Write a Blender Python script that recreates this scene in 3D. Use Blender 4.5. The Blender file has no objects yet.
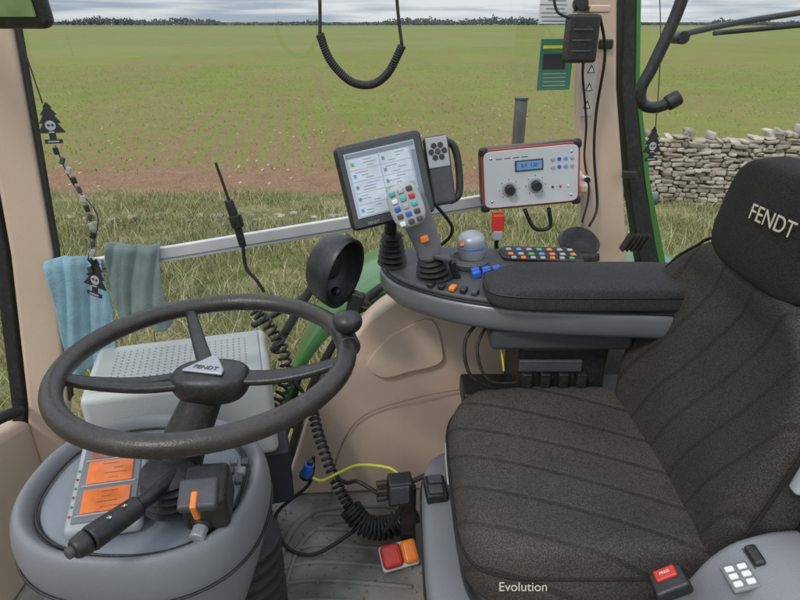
import bpy, math, random
import numpy as np
from mathutils import Vector, Matrix, Euler
random.seed(7); rng=np.random.default_rng(7)
V=Vector
scene=bpy.context.scene
COL=scene.collection
# ------------------------------------------------------------ helpers
def mat(name,col,rough=.5,metal=0.0,var=.12,vscale=14,bump=.0,bscale=250,col2=None,emis=0,coat=0):
    m=bpy.data.materials.new(name); m.use_nodes=True; nt=m.node_tree
    b=nt.nodes['Principled BSDF']; b.inputs['Roughness'].default_value=rough; b.inputs['Metallic'].default_value=metal
    tc=nt.nodes.new('ShaderNodeTexCoord')
    n=nt.nodes.new('ShaderNodeTexNoise'); n.inputs['Scale'].default_value=vscale; n.inputs['Detail'].default_value=5
    nt.links.new(tc.outputs['Object'],n.inputs['Vector'])
    r=nt.nodes.new('ShaderNodeValToRGB'); r.color_ramp.elements[0].position=.3; r.color_ramp.elements[1].position=.7
    c0=[max(0,c*(1-var)) for c in col]; c1=[min(1,c*(1+var)) for c in (col2 or col)]
    r.color_ramp.elements[0].color=(*c0,1); r.color_ramp.elements[1].color=(*c1,1)
    nt.links.new(n.outputs['Fac'],r.inputs[0]); out=r.outputs[0]
    mr=nt.nodes.new('ShaderNodeMapRange'); mr.inputs[3].default_value=max(0,rough-.12); mr.inputs[4].default_value=min(1,rough+.16)
    nt.links.new(n.outputs['Fac'],mr.inputs[0]); nt.links.new(mr.outputs[0],b.inputs['Roughness'])
    if coat: b.inputs['Coat Weight'].default_value=coat; b.inputs['Coat Roughness'].default_value=.15
    if bump>0:
        n2=nt.nodes.new('ShaderNodeTexNoise'); n2.inputs['Scale'].default_value=bscale; n2.inputs['Detail'].default_value=2
        nt.links.new(tc.outputs['Object'],n2.inputs['Vector'])
        bp=nt.nodes.new('ShaderNodeBump'); bp.inputs['Strength'].default_value=bump; bp.inputs['Distance'].default_value=.002
        nt.links.new(n2.outputs['Fac'],bp.inputs['Height']); nt.links.new(bp.outputs[0],b.inputs['Normal'])
        # field dust film and specks
        n3=nt.nodes.new('ShaderNodeTexNoise'); n3.inputs['Scale'].default_value=85; n3.inputs['Detail'].default_value=9; n3.inputs['Roughness'].default_value=.75
        nt.links.new(tc.outputs['Object'],n3.inputs['Vector'])
        m3=nt.nodes.new('ShaderNodeMapRange'); m3.inputs[1].default_value=.5; m3.inputs[2].default_value=.8; m3.inputs[3].default_value=.01; m3.inputs[4].default_value=.17
        nt.links.new(n3.outputs['Fac'],m3.inputs[0])
        mx=nt.nodes.new('ShaderNodeMixRGB'); mx.inputs[2].default_value=(.27,.235,.19,1); nt.links.new(m3.outputs[0],mx.inputs[0]); nt.links.new(out,mx.inputs[1]); out=mx.outputs[0]
    nt.links.new(out,b.inputs['Base Color'])
    if emis:
        nt.links.new(out,b.inputs['Emission Color']); b.inputs['Emission Strength'].default_value=emis
    return m
def parent(name):
    e=bpy.data.objects.new(name,None); e.empty_display_size=.05; COL.objects.link(e); return e
def link(o,par,m,smooth=True):
    COL.objects.link(o)
    if par: o.parent=par
    if m and hasattr(o.data,'materials'): o.data.materials.append(m)
    return o
def meshobj(par,name,vs,fs,m,smooth=True,mats=None):
    me=bpy.data.meshes.new(name); me.from_pydata([tuple(v) for v in vs],[],fs); me.update()
    if smooth: me.polygons.foreach_set('use_smooth',[True]*len(me.polygons))
    return link(bpy.data.objects.new(name,me),par,m)
def bevel(o,w,seg=3,wn=True):
    if w>0:
        b=o.modifiers.new('b','BEVEL'); b.width=w; b.segments=seg; b.limit_method='ANGLE'; b.angle_limit=math.radians(35)
        if wn:
            w_=o.modifiers.new('w','WEIGHTED_NORMAL'); w_.keep_sharp=True
    return o
def box(par,name,loc,size,m,rot=None,bev=.004,seg=3,M=None):
    sx,sy,sz=[s/2 for s in size]
    vs=[(x,y,z) for x in(-sx,sx) for y in(-sy,sy) for z in(-sz,sz)]
    fs=[(0,1,3,2),(4,6,7,5),(0,4,5,1),(2,3,7,6),(0,2,6,4),(1,5,7,3)]
    R=Matrix.Translation(V(loc))
    if rot: R=R@Euler([math.radians(a) for a in rot]).to_matrix().to_4x4()
    if M is not None: R=M@R
    o=meshobj(par,name,[R@V(v) for v in vs],fs,m,smooth=bev>0)
    bevel(o,min(bev,min(size)*.45),seg)
    return o
import bmesh
def fixn(o):
    bm=bmesh.new(); bm.from_mesh(o.data); bmesh.ops.recalc_face_normals(bm,faces=bm.faces); bm.to_mesh(o.data); bm.free()
def prism(par,name,pts,axis,lo,hi,m,bev=.003,seg=2,M=None,f=None):
    n=len(pts); vs=[]
    for k in (lo,hi):
        for a,b in pts:
            if axis=='z': v=V((a,b,k))
            elif axis=='y': v=V((a,k,b))
            else: v=V((k,a,b))
            if f: v=V(f(v))
            vs.append(M@v if M is not None else v)
    fs=[tuple(range(n)),tuple(range(2*n-1,n-1,-1))]+[(i,n+i,n+(i+1)%n,(i+1)%n) for i in range(n)]
    o=meshobj(par,name,vs,fs,m,smooth=bev>0)
    fixn(o); bevel(o,bev,seg); return o
def cat(pts,n=8,cyc=False):
    P=[V(p) for p in pts]; out=[]; L=len(P)
    rngk=range(L if cyc else L-1)
    for i in rngk:
        p0=P[(i-1)%L] if (cyc or i>0) else P[0]; p1=P[i]; p2=P[(i+1)%L]; p3=P[(i+2)%L] if (cyc or i+2<L) else P[-1]
        for k in range(n):
            t=k/n
            out.append(.5*((2*p1)+(p2-p0)*t+(2*p0-5*p1+4*p2-p3)*t*t+(3*p1-p0-3*p2+p3)*t**3))
    if not cyc: out.append(P[-1])
    return out
def frames(P,cyc=False):
    L=len(P); T=[]
    for i in range(L):
        a=P[(i-1)%L] if (cyc or i>0) else P[0]; b=P[(i+1)%L] if (cyc or i<L-1) else P[-1]
        d=(b-a); T.append(d.normalized() if d.length>1e-9 else V((0,0,1)))
    up=V((0,0,1)) if abs(T[0].z)<.9 else V((0,1,0))
    N=[(up-T[0]*up.dot(T[0])).normalized()]
    for i in range(1,L):
        v=N[-1]-T[i]*N[-1].dot(T[i]); N.append(v.normalized() if v.length>1e-6 else N[-1])
    return T,N
def tube(par,name,pts,r,m,n=8,seg=10,cyc=False,smooth=True,flat=1.0,raw=False):
    P=pts if raw else (cat(pts,n,cyc) if smooth else [V(p) for p in pts])
    T,N=frames(P,cyc); L=len(P); vs=[]
    for i in range(L):
        B=T[i].cross(N[i]); rr=r if not callable(r) else r(i/(L-1))
        for k in range(seg):
            a=2*math.pi*k/seg; vs.append(P[i]+N[i]*math.cos(a)*rr*flat+B*math.sin(a)*rr)
    fs=[]
    for i in range(L if cyc else L-1):
        j=(i+1)%L
        for k in range(seg):
            fs.append((i*seg+k,i*seg+(k+1)%seg,j*seg+(k+1)%seg,j*seg+k))
    if not cyc: fs+= [tuple(range(seg-1,-1,-1)),tuple((L-1)*seg+k for k in range(seg))]
    return meshobj(par,name,vs,fs,m)
def coil(par,name,pts,R,r,turns,m,taper=None):
    P=cat(pts,14); T,N=frames(P); L=len(P); tot=turns*12; out=[]
    for k in range(tot+1):
        f=k/tot*(L-1); i=min(int(f),L-2); t=f-i
        p=P[i].lerp(P[i+1],t); n_=N[i].lerp(N[i+1],t).normalized(); B=T[i].lerp(T[i+1],t).cross(n_)
        a=2*math.pi*k/12; RR=R if taper is None else R*taper(k/tot)
        out.append(p+n_*math.cos(a)*RR+B*math.sin(a)*RR)
    return tube(par,name,out,r,m,raw=True,seg=6)
def cyl(par,name,p0,p1,r,m,r2=None,seg=28,bev=.002,M=None):
    p0=V(p0);p1=V(p1)
    if M is not None: p0=M@p0;p1=M@p1
    r2=r if r2 is None else r2
    d=(p1-p0).normalized(); up=V((0,0,1)) if abs(d.z)<.9 else V((1,0,0)); a_=d.cross(up).normalized(); b_=d.cross(a_)
    vs=[]
    for p,rr in((p0,r),(p1,r2)):
        for k in range(seg):
            a=2*math.pi*k/seg; vs.append(p+a_*math.cos(a)*rr+b_*math.sin(a)*rr)
    fs=[tuple(range(seg)),tuple(range(2*seg-1,seg-1,-1))]+[(k,seg+k,seg+(k+1)%seg,(k+1)%seg) for k in range(seg)]
    o=meshobj(par,name,vs,fs,m); bevel(o,bev,2); return o
def revolve(par,name,prof,p,axis,m,seg=36,sub=0,sc=(1,1)):
    p=V(p); d=V(axis).normalized(); up=V((0,0,1)) if abs(d.z)<.95 else V((0,1,0)); a_=d.cross(up).normalized(); b_=a_.cross(d)
    vs=[];n=len(prof)
    for r,h in prof:
        for k in range(seg):
            a=2*math.pi*k/seg; vs.append(p+d*h+a_*math.cos(a)*r*sc[0]+b_*math.sin(a)*r*sc[1])
    fs=[(i*seg+k,i*seg+(k+1)%seg,(i+1)*seg+(k+1)%seg,(i+1)*seg+k) for i in range(n-1) for k in range(seg)]
    fs+=[tuple(range(seg-1,-1,-1)),tuple((n-1)*seg+k for k in range(seg))]
    o=meshobj(par,name,vs,fs,m)
    w=o.modifiers.new('e','EDGE_SPLIT'); w.split_angle=math.radians(50)
    if sub: o.modifiers.new('s','SUBSURF').render_levels=sub
    return o
def pillow(par,name,outline,rings,fn,m,sub=1):
    ca=sum(p[0] for p in outline)/len(outline); cb=sum(p[1] for p in outline)/len(outline); n=len(outline); vs=[]
    for s,dp in rings:
        for a,b in outline: vs.append(V(fn(ca+(a-ca)*s,cb+(b-cb)*s,dp,s)))
    vs.append(V(fn(ca,cb,rings[-1][1],0))); L=len(rings)
    fs=[(i*n+k,i*n+(k+1)%n,(i+1)*n+(k+1)%n,(i+1)*n+k) for i in range(L-1) for k in range(n)]
    fs+=[((L-1)*n+k,(L-1)*n+(k+1)%n,L*n) for k in range(n)]+[tuple(range(n-1,-1,-1))]
    o=meshobj(par,name,vs,fs,m); fixn(o)
    if sub: s_=o.modifiers.new('s','SUBSURF'); s_.levels=sub; s_.render_levels=sub
    return o
def text(par,name,body,M,size,m,ext=.0003,align='CENTER'):
    t=bpy.data.curves.new(name,'FONT'); t.body=body; t.size=size; t.extrude=ext; t.align_x=align; t.align_y='CENTER'
    o=bpy.data.objects.new(name,t); link(o,par,m); o.matrix_world=M; return o
def fr(TL,TR,BL):
    TL,TR,BL=V(TL),V(TR),V(BL); x=(TR-TL); w=x.length; x.normalize(); y=(TL-BL); y=y-x*y.dot(x); h=y.length; y.normalize(); z=x.cross(y)
    c=TL+x*w/2-y*h/2
    M=Matrix(((x.x,y.x,z.x,c.x),(x.y,y.y,z.y,c.y),(x.z,y.z,z.z,c.z),(0,0,0,1)))
    return M,w,h
def axes(X,Y,loc):
    X=V(X).normalized();Y=V(Y);Y=(Y-X*Y.dot(X)).normalized();Z=X.cross(Y);l=loc
    return Matrix(((X.x,Y.x,Z.x,l[0]),(X.y,Y.y,Z.y,l[1]),(X.z,Y.z,Z.z,l[2]),(0,0,0,1)))
def sup(cx,cy,hx,hy,n=40,e=4):
    o=[]
    for k in range(n):
        a=2*math.pi*k/n; c_,s_=math.cos(a),math.sin(a)
        o.append((cx+hx*math.copysign(abs(c_)**(2/e),c_),cy+hy*math.copysign(abs(s_)**(2/e),s_)))
    return o
wy=lambda x:1.455+.265*x
# ------------------------------------------------------------ materials
BEIGE=mat('beige_plastic',(.53,.40,.30),.55,var=.05,vscale=5,bump=.25,bscale=500)
BEIGE2=mat('beige_panel_plastic',(.54,.41,.31),.6,var=.07,vscale=4,bump=.3,bscale=420)
GREY=mat('grey_plastic',(.16,.165,.175),.5,var=.06,vscale=8,bump=.3,bscale=500)
GREYD=mat('dark_grey_plastic',(.050,.052,.056),.5,var=.1,vscale=9,bump=.3,bscale=500)
GREYL=mat('light_grey_plastic',(.34,.35,.36),.45,var=.06,vscale=7,bump=.15,bscale=400)
TRIM=mat('console_trim_grey',(.14,.145,.155),.36,metal=.15,var=.06,coat=.3,bump=.1,bscale=300)
SILVER=mat('silver_trim',(.33,.34,.36),.38,metal=.35,var=.06)
BLACK=mat('black_plastic',(.012,.012,.013),.38,var=.2,vscale=20,bump=.2,bscale=400)
RUB=mat('black_rubber',(.010,.010,.010),.6,var=.3,vscale=25,bump=.3,bscale=300)
INKB=mat('flat_black',(.012,.012,.013),.5,var=.1)
LEATH=mat('steering_rim_leather',(.024,.020,.017),.34,var=.3,vscale=18,bump=.3,bscale=420)
WHITE=mat('white_plastic',(.66,.66,.64),.45,var=.05,vscale=8)
ALU=mat('aluminium_rail',(.56,.56,.55),.4,metal=.2,var=.08,vscale=10,bump=.1)
GREEN=mat('green_paint',(.035,.17,.03),.35,var=.12,vscale=5,coat=.5,bump=.05)
RED=mat('red_plastic',(.50,.03,.02),.4,var=.1)
ORANGE=mat('orange_plastic',(.75,.20,.03),.45,var=.08)
BLUE=mat('blue_plastic',(.025,.10,.45),.4,var=.1)
LBLUE=mat('light_blue_plastic',(.10,.28,.6),.4,var=.1)
YEL=mat('yellow_cable',(.58,.58,.05),.45,var=.05)
TEAL=mat('teal_button',(.05,.36,.35),.4)
GRN=mat('green_button',(.07,.36,.09),.4)
INK=mat('printed_ink',(.03,.03,.035),.6,var=.05)
INKW=mat('white_ink',(.60,.60,.58),.6,var=.05)
STITCH=mat('badge_thread',(.46,.42,.32),.8,var=.1,vscale=300)
SCREEN=mat('display_screen',(.30,.35,.39),.12,var=.12,vscale=9,emis=.25)
LCD=mat('lcd_glass',(.12,.24,.44),.2,var=.05,emis=.2)
AMBER=mat('amber_lcd',(.70,.18,.05),.14,var=.25,vscale=22,emis=.04)
BROWNL=mat('brown_lcd',(.34,.14,.08),.14,var=.35,vscale=22,emis=.04)
GREENF=mat('monitor_green_reflection',(.16,.24,.10),.12,var=.25,vscale=20)  # green reflection on the dark face, painted in as base colour
CHROME=mat('chrome',(.6,.6,.62),.15,metal=1,var=.03)
def fabric(name,base,dots,wave=None,sc=430):
    m=bpy.data.materials.new(name); m.use_nodes=True; nt=m.node_tree; N=nt.nodes; Lk=nt.links
    b=N['Principled BSDF']; b.inputs['Roughness'].default_value=.9; b.inputs['Specular IOR Level'].default_value=.2
    tc=N.new('ShaderNodeTexCoord'); vo=N.new('ShaderNodeTexVoronoi'); vo.inputs['Scale'].default_value=sc; vo.inputs['Randomness'].default_value=1.0
    Lk.new(tc.outputs['Object'],vo.inputs['Vector'])
    n=N.new('ShaderNodeTexNoise'); n.inputs['Scale'].default_value=7; n.inputs['Detail'].default_value=8; Lk.new(tc.outputs['Object'],n.inputs['Vector'])
    r=N.new('ShaderNodeValToRGB'); r.color_ramp.elements[0].position=.1; r.color_ramp.elements[1].position=.6
    r.color_ramp.elements[0].color=(*dots,1); r.color_ramp.elements[1].color=(*base,1); Lk.new(vo.outputs['Distance'],r.inputs[0])
    mx=N.new('ShaderNodeMixRGB'); mx.blend_type='MULTIPLY'; mx.inputs[0].default_value=1
    r2=N.new('ShaderNodeValToRGB'); r2.color_ramp.elements[0].color=(.82,.82,.82,1); r2.color_ramp.elements[0].position=.3; r2.color_ramp.elements[1].color=(1.15,1.12,1.08,1); r2.color_ramp.elements[1].position=.7
    Lk.new(n.outputs['Fac'],r2.inputs[0]); Lk.new(r.outputs[0],mx.inputs[1]); Lk.new(r2.outputs[0],mx.inputs[2])
    col=mx.outputs[0]
    bp=N.new('ShaderNodeBump'); bp.inputs['Strength'].default_value=.35; bp.inputs['Distance'].default_value=.0008; bp.invert=True
    Lk.new(vo.outputs['Distance'],bp.inputs['Height']); last=bp
    if wave:
        w=N.new('ShaderNodeTexWave'); w.wave_type='RINGS'; w.rings_direction='SPHERICAL'; w.inputs['Scale'].default_value=4.4; w.inputs['Distortion'].default_value=0
        mp=N.new('ShaderNodeMapping'); mp.inputs['Location'].default_value=wave; Lk.new(tc.outputs['Object'],mp.inputs[0]); Lk.new(mp.outputs[0],w.inputs['Vector'])
        rr=N.new('ShaderNodeValToRGB'); rr.color_ramp.elements[0].position=0; rr.color_ramp.elements[1].position=.07; Lk.new(w.outputs['Fac'],rr.inputs[0])
        b2=N.new('ShaderNodeBump'); b2.inputs['Strength'].default_value=.7; b2.inputs['Distance'].default_value=.0035
        Lk.new(rr.outputs[0],b2.inputs['Height']); Lk.new(bp.outputs[0],b2.inputs['Normal']); last=b2
        m4=N.new('ShaderNodeMixRGB'); m4.blend_type='MULTIPLY'; m4.inputs[0].default_value=1
        r4=N.new('ShaderNodeValToRGB'); r4.color_ramp.elements[0].position=0; r4.color_ramp.elements[0].color=(.72,.71,.70,1); r4.color_ramp.elements[1].position=.03; Lk.new(w.outputs['Fac'],r4.inputs[0])
        Lk.new(col,m4.inputs[1]); Lk.new(r4.outputs[0],m4.inputs[2]); col=m4.outputs[0]
    Lk.new(col,b.inputs['Base Color'])
    Lk.new(last.outputs[0],b.inputs['Normal']); return m
FAB=fabric('seat_fabric',(.040,.036,.033),(.098,.089,.081),(.18,.32,.28))
FABB=fabric('seat_back_fabric',(.034,.031,.028),(.080,.073,.066),(.2,.35,-.20))
FAB2=fabric('seat_side_fabric',(.017,.016,.015),(.036,.033,.030))
PADM=fabric('armrest_fabric',(.030,.030,.031),(.058,.058,.061))
def cloth(name,c): return mat(name,c,.95,var=.18,vscale=22,bump=.8,bscale=380)
# ------------------------------------------------------------ camera, world, sun
cam=bpy.data.cameras.new('camera'); cam.lens=27; cam.sensor_width=36; cam.clip_end=5000; cam.clip_start=.02
co=bpy.data.objects.new('camera',cam); co.location=(0,0,1.25); co.rotation_euler=(math.radians(65.1),0,0); COL.objects.link(co); scene.camera=co
W=bpy.data.worlds.new('World'); scene.world=W; W.use_nodes=True; nt=W.node_tree; N=nt.nodes; Lk=nt.links
bg=N['Background']; bg.inputs[1].default_value=.1
sky=N.new('ShaderNodeTexSky'); sky.sky_type='NISHITA'; sky.sun_disc=False; sky.sun_elevation=math.radians(48); sky.sun_rotation=math.radians(215)
tc=N.new('ShaderNodeTexCoord'); sep=N.new('ShaderNodeSeparateXYZ'); Lk.new(tc.outputs['Generated'],sep.inputs[0])
mp=N.new('ShaderNodeMapping'); mp.inputs['Scale'].default_value=(1.8,1.8,30); Lk.new(tc.outputs['Generated'],mp.inputs[0])
no=N.new('ShaderNodeTexNoise'); no.inputs['Scale'].default_value=2.6; no.inputs['Detail'].default_value=7; no.inputs['Distortion'].default_value=.4; Lk.new(mp.outputs[0],no.inputs[0])
cr=N.new('ShaderNodeValToRGB'); cr.color_ramp.elements[0].position=.38; cr.color_ramp.elements[0].color=(4.1,5.0,6.3,1); cr.color_ramp.elements[1].position=.58; cr.color_ramp.elements[1].color=(8.8,9.1,9.6,1)
Lk.new(no.outputs['Fac'],cr.inputs[0])
gr=N.new('ShaderNodeMapRange'); gr.inputs[1].default_value=.05; gr.inputs[2].default_value=.9; gr.inputs[3].default_value=.92; gr.inputs[4].default_value=2.45; Lk.new(sep.outputs[2],gr.inputs[0])
mu=N.new('ShaderNodeVectorMath'); mu.operation='SCALE'; Lk.new(cr.outputs[0],mu.inputs[0]); Lk.new(gr.outputs[0],mu.inputs['Scale'])
mx=N.new('ShaderNodeMixRGB'); mx.inputs[0].default_value=.85; Lk.new(sky.outputs[0],mx.inputs[1]); Lk.new(mu.outputs[0],mx.inputs[2]); Lk.new(mx.outputs[0],bg.inputs[0])
sl=bpy.data.lights.new('sun','SUN'); sl.energy=1.5; sl.angle=math.radians(10); sl.color=(1,.96,.90)
so=bpy.data.objects.new('sun',sl); COL.objects.link(so)
az=math.radians(215); el=math.radians(48)
dirv=V((math.sin(az)*math.cos(el),math.cos(az)*math.cos(el),math.sin(el)))
so.rotation_euler=dirv.to_track_quat('Z','Y').to_euler()
scene.view_settings.view_transform='Standard'; scene.view_settings.look='None'; scene.view_settings.exposure=0
# ------------------------------------------------------------ ground
GZ=-1.6
def ground_mat():
    m=bpy.data.materials.new('field_soil_and_crop'); m.use_nodes=True; nt=m.node_tree; N=nt.nodes; Lk=nt.links
    b=N['Principled BSDF']; b.inputs['Roughness'].default_value=.95; b.inputs['Specular IOR Level'].default_value=.1
    g=N.new('ShaderNodeNewGeometry'); sp=N.new('ShaderNodeSeparateXYZ'); Lk.new(g.outputs['Position'],sp.inputs[0])
    def noise(sc,det=5,mpg=None):
        n=N.new('ShaderNodeTexNoise'); n.inputs['Scale'].default_value=sc; n.inputs['Detail'].default_value=det
        if mpg:
            mm=N.new('ShaderNodeMapping'); mm.inputs['Scale'].default_value=mpg; mm.inputs['Rotation'].default_value=(0,0,math.radians(-9)); Lk.new(g.outputs['Position'],mm.inputs[0]); Lk.new(mm.outputs[0],n.inputs['Vector'])
        else: Lk.new(g.outputs['Position'],n.inputs['Vector'])
        return n.outputs['Fac']
    def math_(op,a,b_=None,cl=False):
        x=N.new('ShaderNodeMath'); x.operation=op; x.use_clamp=cl
        for i,q in enumerate((a,b_)):
            if q is None: continue
            if isinstance(q,(int,float)): x.inputs[i].default_value=q
            else: Lk.new(q,x.inputs[i])
        return x.outputs[0]
    def mapr(v,a,b_,c=0,d=1):
        x=N.new('ShaderNodeMapRange'); x.interpolation_type='SMOOTHSTEP'; Lk.new(v,x.inputs[0])
        for i,q in zip((1,2,3,4),(a,b_,c,d)): x.inputs[i].default_value=q
        return x.outputs[0]
    def mix(f,a,b_,bt='MIX'):
        x=N.new('ShaderNodeMixRGB'); x.blend_type=bt
        for i,q in enumerate((f,a,b_)):
            if isinstance(q,(int,float)): x.inputs[i].default_value=q
            elif isinstance(q,tuple): x.inputs[i].default_value=(*q,1)
            else: Lk.new(q,x.inputs[i])
        return x.outputs[0]
    y=sp.outputs[1]; x_=sp.outputs[0]
    soil=mix(noise(3,8),(.125,.066,.038),(.25,.148,.092))
    soil=mix(mapr(noise(25,4),.4,.75),soil,(.29,.195,.125))
    crop=mix(noise(.9,6),(.105,.142,.024),(.185,.222,.050))
    crop=mix(mapr(noise(.05,3),.35,.65,0,.4),crop,(.21,.205,.06))
    u=math_('SUBTRACT',x_,math_('MULTIPLY',y,-.16))
    ph=math_('MULTIPLY',math_('ADD',u,math_('MULTIPLY',noise(.6,2),.12)),2*math.pi/.5)
    row=math_('ADD',math_('MULTIPLY',math_('SINE',ph),.5),.5)
    cov=math_('ADD',mapr(y,12.0,20,.55,.86),mapr(y,20,60,0,.14))
    patch=noise(.22,5,(1,.35,1)); pf=mapr(patch,.35,.68,-.26,.26)
    fine=math_('SUBTRACT',noise(14,3),.5)
    rowamt=mapr(y,12,70,.45,.16)
    c=math_('ADD',cov,math_('MULTIPLY',math_('SUBTRACT',row,.5),rowamt))
    c=math_('ADD',c,pf); c=math_('ADD',c,math_('MULTIPLY',fine,mapr(y,12,90,2.0,.3)),True)
    yw=math_('ADD',y,math_('MULTIPLY',math_('SUBTRACT',noise(.8,5),.5),1.6))
    c=math_('MULTIPLY',c,mapr(yw,12.2,13.8))
    tr=math_('SINE',math_('MULTIPLY',u,2*math.pi/4.3)); trl=mapr(tr,.95,.995,0,.4)
    c=math_('MULTIPLY',c,math_('SUBTRACT',1,trl))
    c=math_('MULTIPLY',c,.94)
    col=mix(c,soil,crop)
    fl=N.new('ShaderNodeTexVoronoi'); fl.inputs['Scale'].default_value=3.4
    mm=N.new('ShaderNodeMapping'); mm.inputs['Scale'].default_value=(1.6,.5,1); Lk.new(g.outputs['Position'],mm.inputs[0]); Lk.new(mm.outputs[0],fl.inputs['Vector'])
    flm=math_('MULTIPLY',mapr(fl.outputs['Distance'],.09,.17,1,0),mapr(noise(.5,3),.42,.62)); flm=math_('MULTIPLY',flm,mapr(y,110,30))
    col=mix(math_('MULTIPLY',flm,.7),col,(.48,.42,.33))
    far=mapr(noise(.004,1,(1,4,1)),.45,.55); farc=mix(far,(.13,.18,.05),(.15,.14,.07))
    col=mix(mapr(y,330,420),col,farc)
    vg=mix(mapr(noise(2.2,7),.35,.65),(.11,.12,.04),(.27,.24,.12)); vg=mix(mapr(noise(30,3),.4,.65,0,.5),vg,(.08,.065,.035))
    yn=math_('ADD',y,math_('MULTIPLY',math_('SUBTRACT',noise(1.1,5),.5),1.6))
    col=mix(mapr(yn,10.4,11.2),vg,col); Lk.new(col,b.inputs['Base Color'])
    bp=N.new('ShaderNodeBump'); bp.inputs['Strength'].default_value=.7; bp.inputs['Distance'].default_value=.06; Lk.new(noise(7,8),bp.inputs['Height']); Lk.new(bp.outputs[0],b.inputs['Normal'])
    return m
xs=np.concatenate([[-3000,-800,-200,-60],np.linspace(-24,24,120),[60,200,800,3000]])
ys=np.concatenate([[-60,-10],np.linspace(1,30,90),[45,80,160,320,640,1300,3500]])
gv=[];nx=len(xs)
for yy in ys:
    for xx in xs:
        z=GZ
        if abs(xx)<25 and 1<yy<30: z+=.03*math.sin(xx*1.7+yy)*math.cos(yy*2.3)+random.uniform(-.02,.02)
        gv.append((xx,yy,z))
gf=[(j*nx+i,j*nx+i+1,(j+1)*nx+i+1,(j+1)*nx+i) for j in range(len(ys)-1) for i in range(nx-1)]
meshobj(None,'ground',gv,gf,ground_mat())
# ------------------------------------------------------------ vegetation
def leafmat(name,stops):
    m=bpy.data.materials.new(name); m.use_nodes=True; nt=m.node_tree; b=nt.nodes['Principled BSDF']; b.inputs['Roughness'].default_value=.8; b.inputs['Specular IOR Level'].default_value=.15
    g=nt.nodes.new('ShaderNodeNewGeometry'); r=nt.nodes.new('ShaderNodeValToRGB'); cr=r.color_ramp
    while len(cr.elements)<len(stops): cr.elements.new(.5)
    for e,(p,c) in zip(cr.elements,stops): e.position=p; e.color=(*c,1)
    nt.links.new(g.outputs['Random Per Island'],r.inputs[0]); nt.links.new(r.outputs[0],b.inputs['Base Color']); return m
def blades(name,x,y,z,h,w,lean,m):
    n=len(x); a=rng.uniform(0,2*np.pi,n); la=rng.uniform(0,2*np.pi,n)
    dx,dy=np.cos(a)*w/2,np.sin(a)*w/2; lx,ly=np.cos(la)*lean*h,np.sin(la)*lean*h
    v=np.empty((n,5,3))
    v[:,0]=np.c_[x-dx,y-dy,z];v[:,1]=np.c_[x+dx,y+dy,z]
    v[:,2]=np.c_[x+lx*.35+dx*.7,y+ly*.35+dy*.7,z+h*.6];v[:,3]=np.c_[x+lx*.35-dx*.7,y+ly*.35-dy*.7,z+h*.6]
    v[:,4]=np.c_[x+lx,y+ly,z+h]
    me=bpy.data.meshes.new(name); me.vertices.add(n*5); me.vertices.foreach_set('co',v.ravel())
    base=np.arange(n)*5
    loops=np.c_[base,base+1,base+2,base+3,base+3,base+2,base+4].ravel()
    me.loops.add(len(loops)); me.loops.foreach_set('vertex_index',loops)
    me.polygons.add(n*2); st=np.c_[np.arange(n)*7,np.arange(n)*7+4].ravel(); me.polygons.foreach_set('loop_start',st)
    me.update(calc_edges=True); me.validate()
    o=bpy.data.objects.new(name,me); COL.objects.link(o); me.materials.append(m); return o
GR=leafmat('rough_grass_blades',[(0,(.10,.14,.035)),(.35,(.17,.21,.06)),(.55,(.28,.28,.12)),(.8,(.50,.44,.28)),(1,(.24,.19,.11))])
n=105000
y=2.2+8.6*rng.random(n)**.85; x=(rng.random(n)-.5)*2*(1.5+y*.95)
cl=np.sin(x*2.1+np.sin(y*1.3)*2)*np.cos(y*1.9+x*.7)+rng.normal(0,.5,n)
h=np.clip(.11+.07*cl+rng.exponential(.045,n),.035,.42); h=np.where(y>9.2,h*.65,h)
blades('rough_grass',x,y,np.full(n,GZ-.02),h,rng.uniform(.005,.014,n),rng.uniform(.3,1.2,n),GR)
CR=leafmat('crop_blades',[(0,(.10,.15,.025)),(.6,(.17,.22,.05)),(1,(.26,.27,.09))])
n=60000
yy=12.6+rng.random(n)**1.3*34; k=rng.integers(-150,150,n); xx=k*.5/1.0 -yy*.16+rng.normal(0,.13,n)+.12*rng.random(n)
s=np.abs(xx)<yy*.8; xx,yy=xx[s],yy[s]; n=len(xx)
blades('crop_seedlings',xx,yy,np.full(n,GZ-.01),rng.uniform(.03,.08,n),rng.uniform(.012,.03,n),rng.uniform(.3,1,n),CR)
TM=leafmat('distant_foliage',[(0,(.06,.075,.075)),(.5,(.09,.105,.095)),(1,(.13,.14,.115))])
vs=[];fs=[]
def clump(cx,cy,r,hh,nq,s):
    for _ in range(nq):
        a=random.uniform(0,6.28); q=random.random()**.5*r; z=GZ+random.random()**.8*hh*(1-.5*(q/r)**2)
        c_=V((cx+math.cos(a)*q,cy+math.sin(a)*q,z)); t=V((random.uniform(-1,1),random.uniform(-.3,.3),random.uniform(-1,1))).normalized()*s; b_=V((-t.z,random.uniform(-.3,.3)*s,t.x))*random.uniform(.5,1)
        k=len(vs); vs.extend([c_-t,c_-b_,c_+t,c_+b_]); fs.append((k,k+1,k+2,k+3))
for i in range(520):
    cx=-620+i*2.4; hgt=3.0+1.8*math.sin(cx*.02)+1.2*math.sin(cx*.071+1)+random.uniform(-1,2.0)
    if random.random()<.05: hgt+=2.0
    clump(cx+random.uniform(-2,2),560+30*math.sin(cx*.013),random.uniform(3,5),max(1.8,hgt),34,.9)
meshobj(None,'tree_line',vs,fs,TM,smooth=False)
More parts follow.
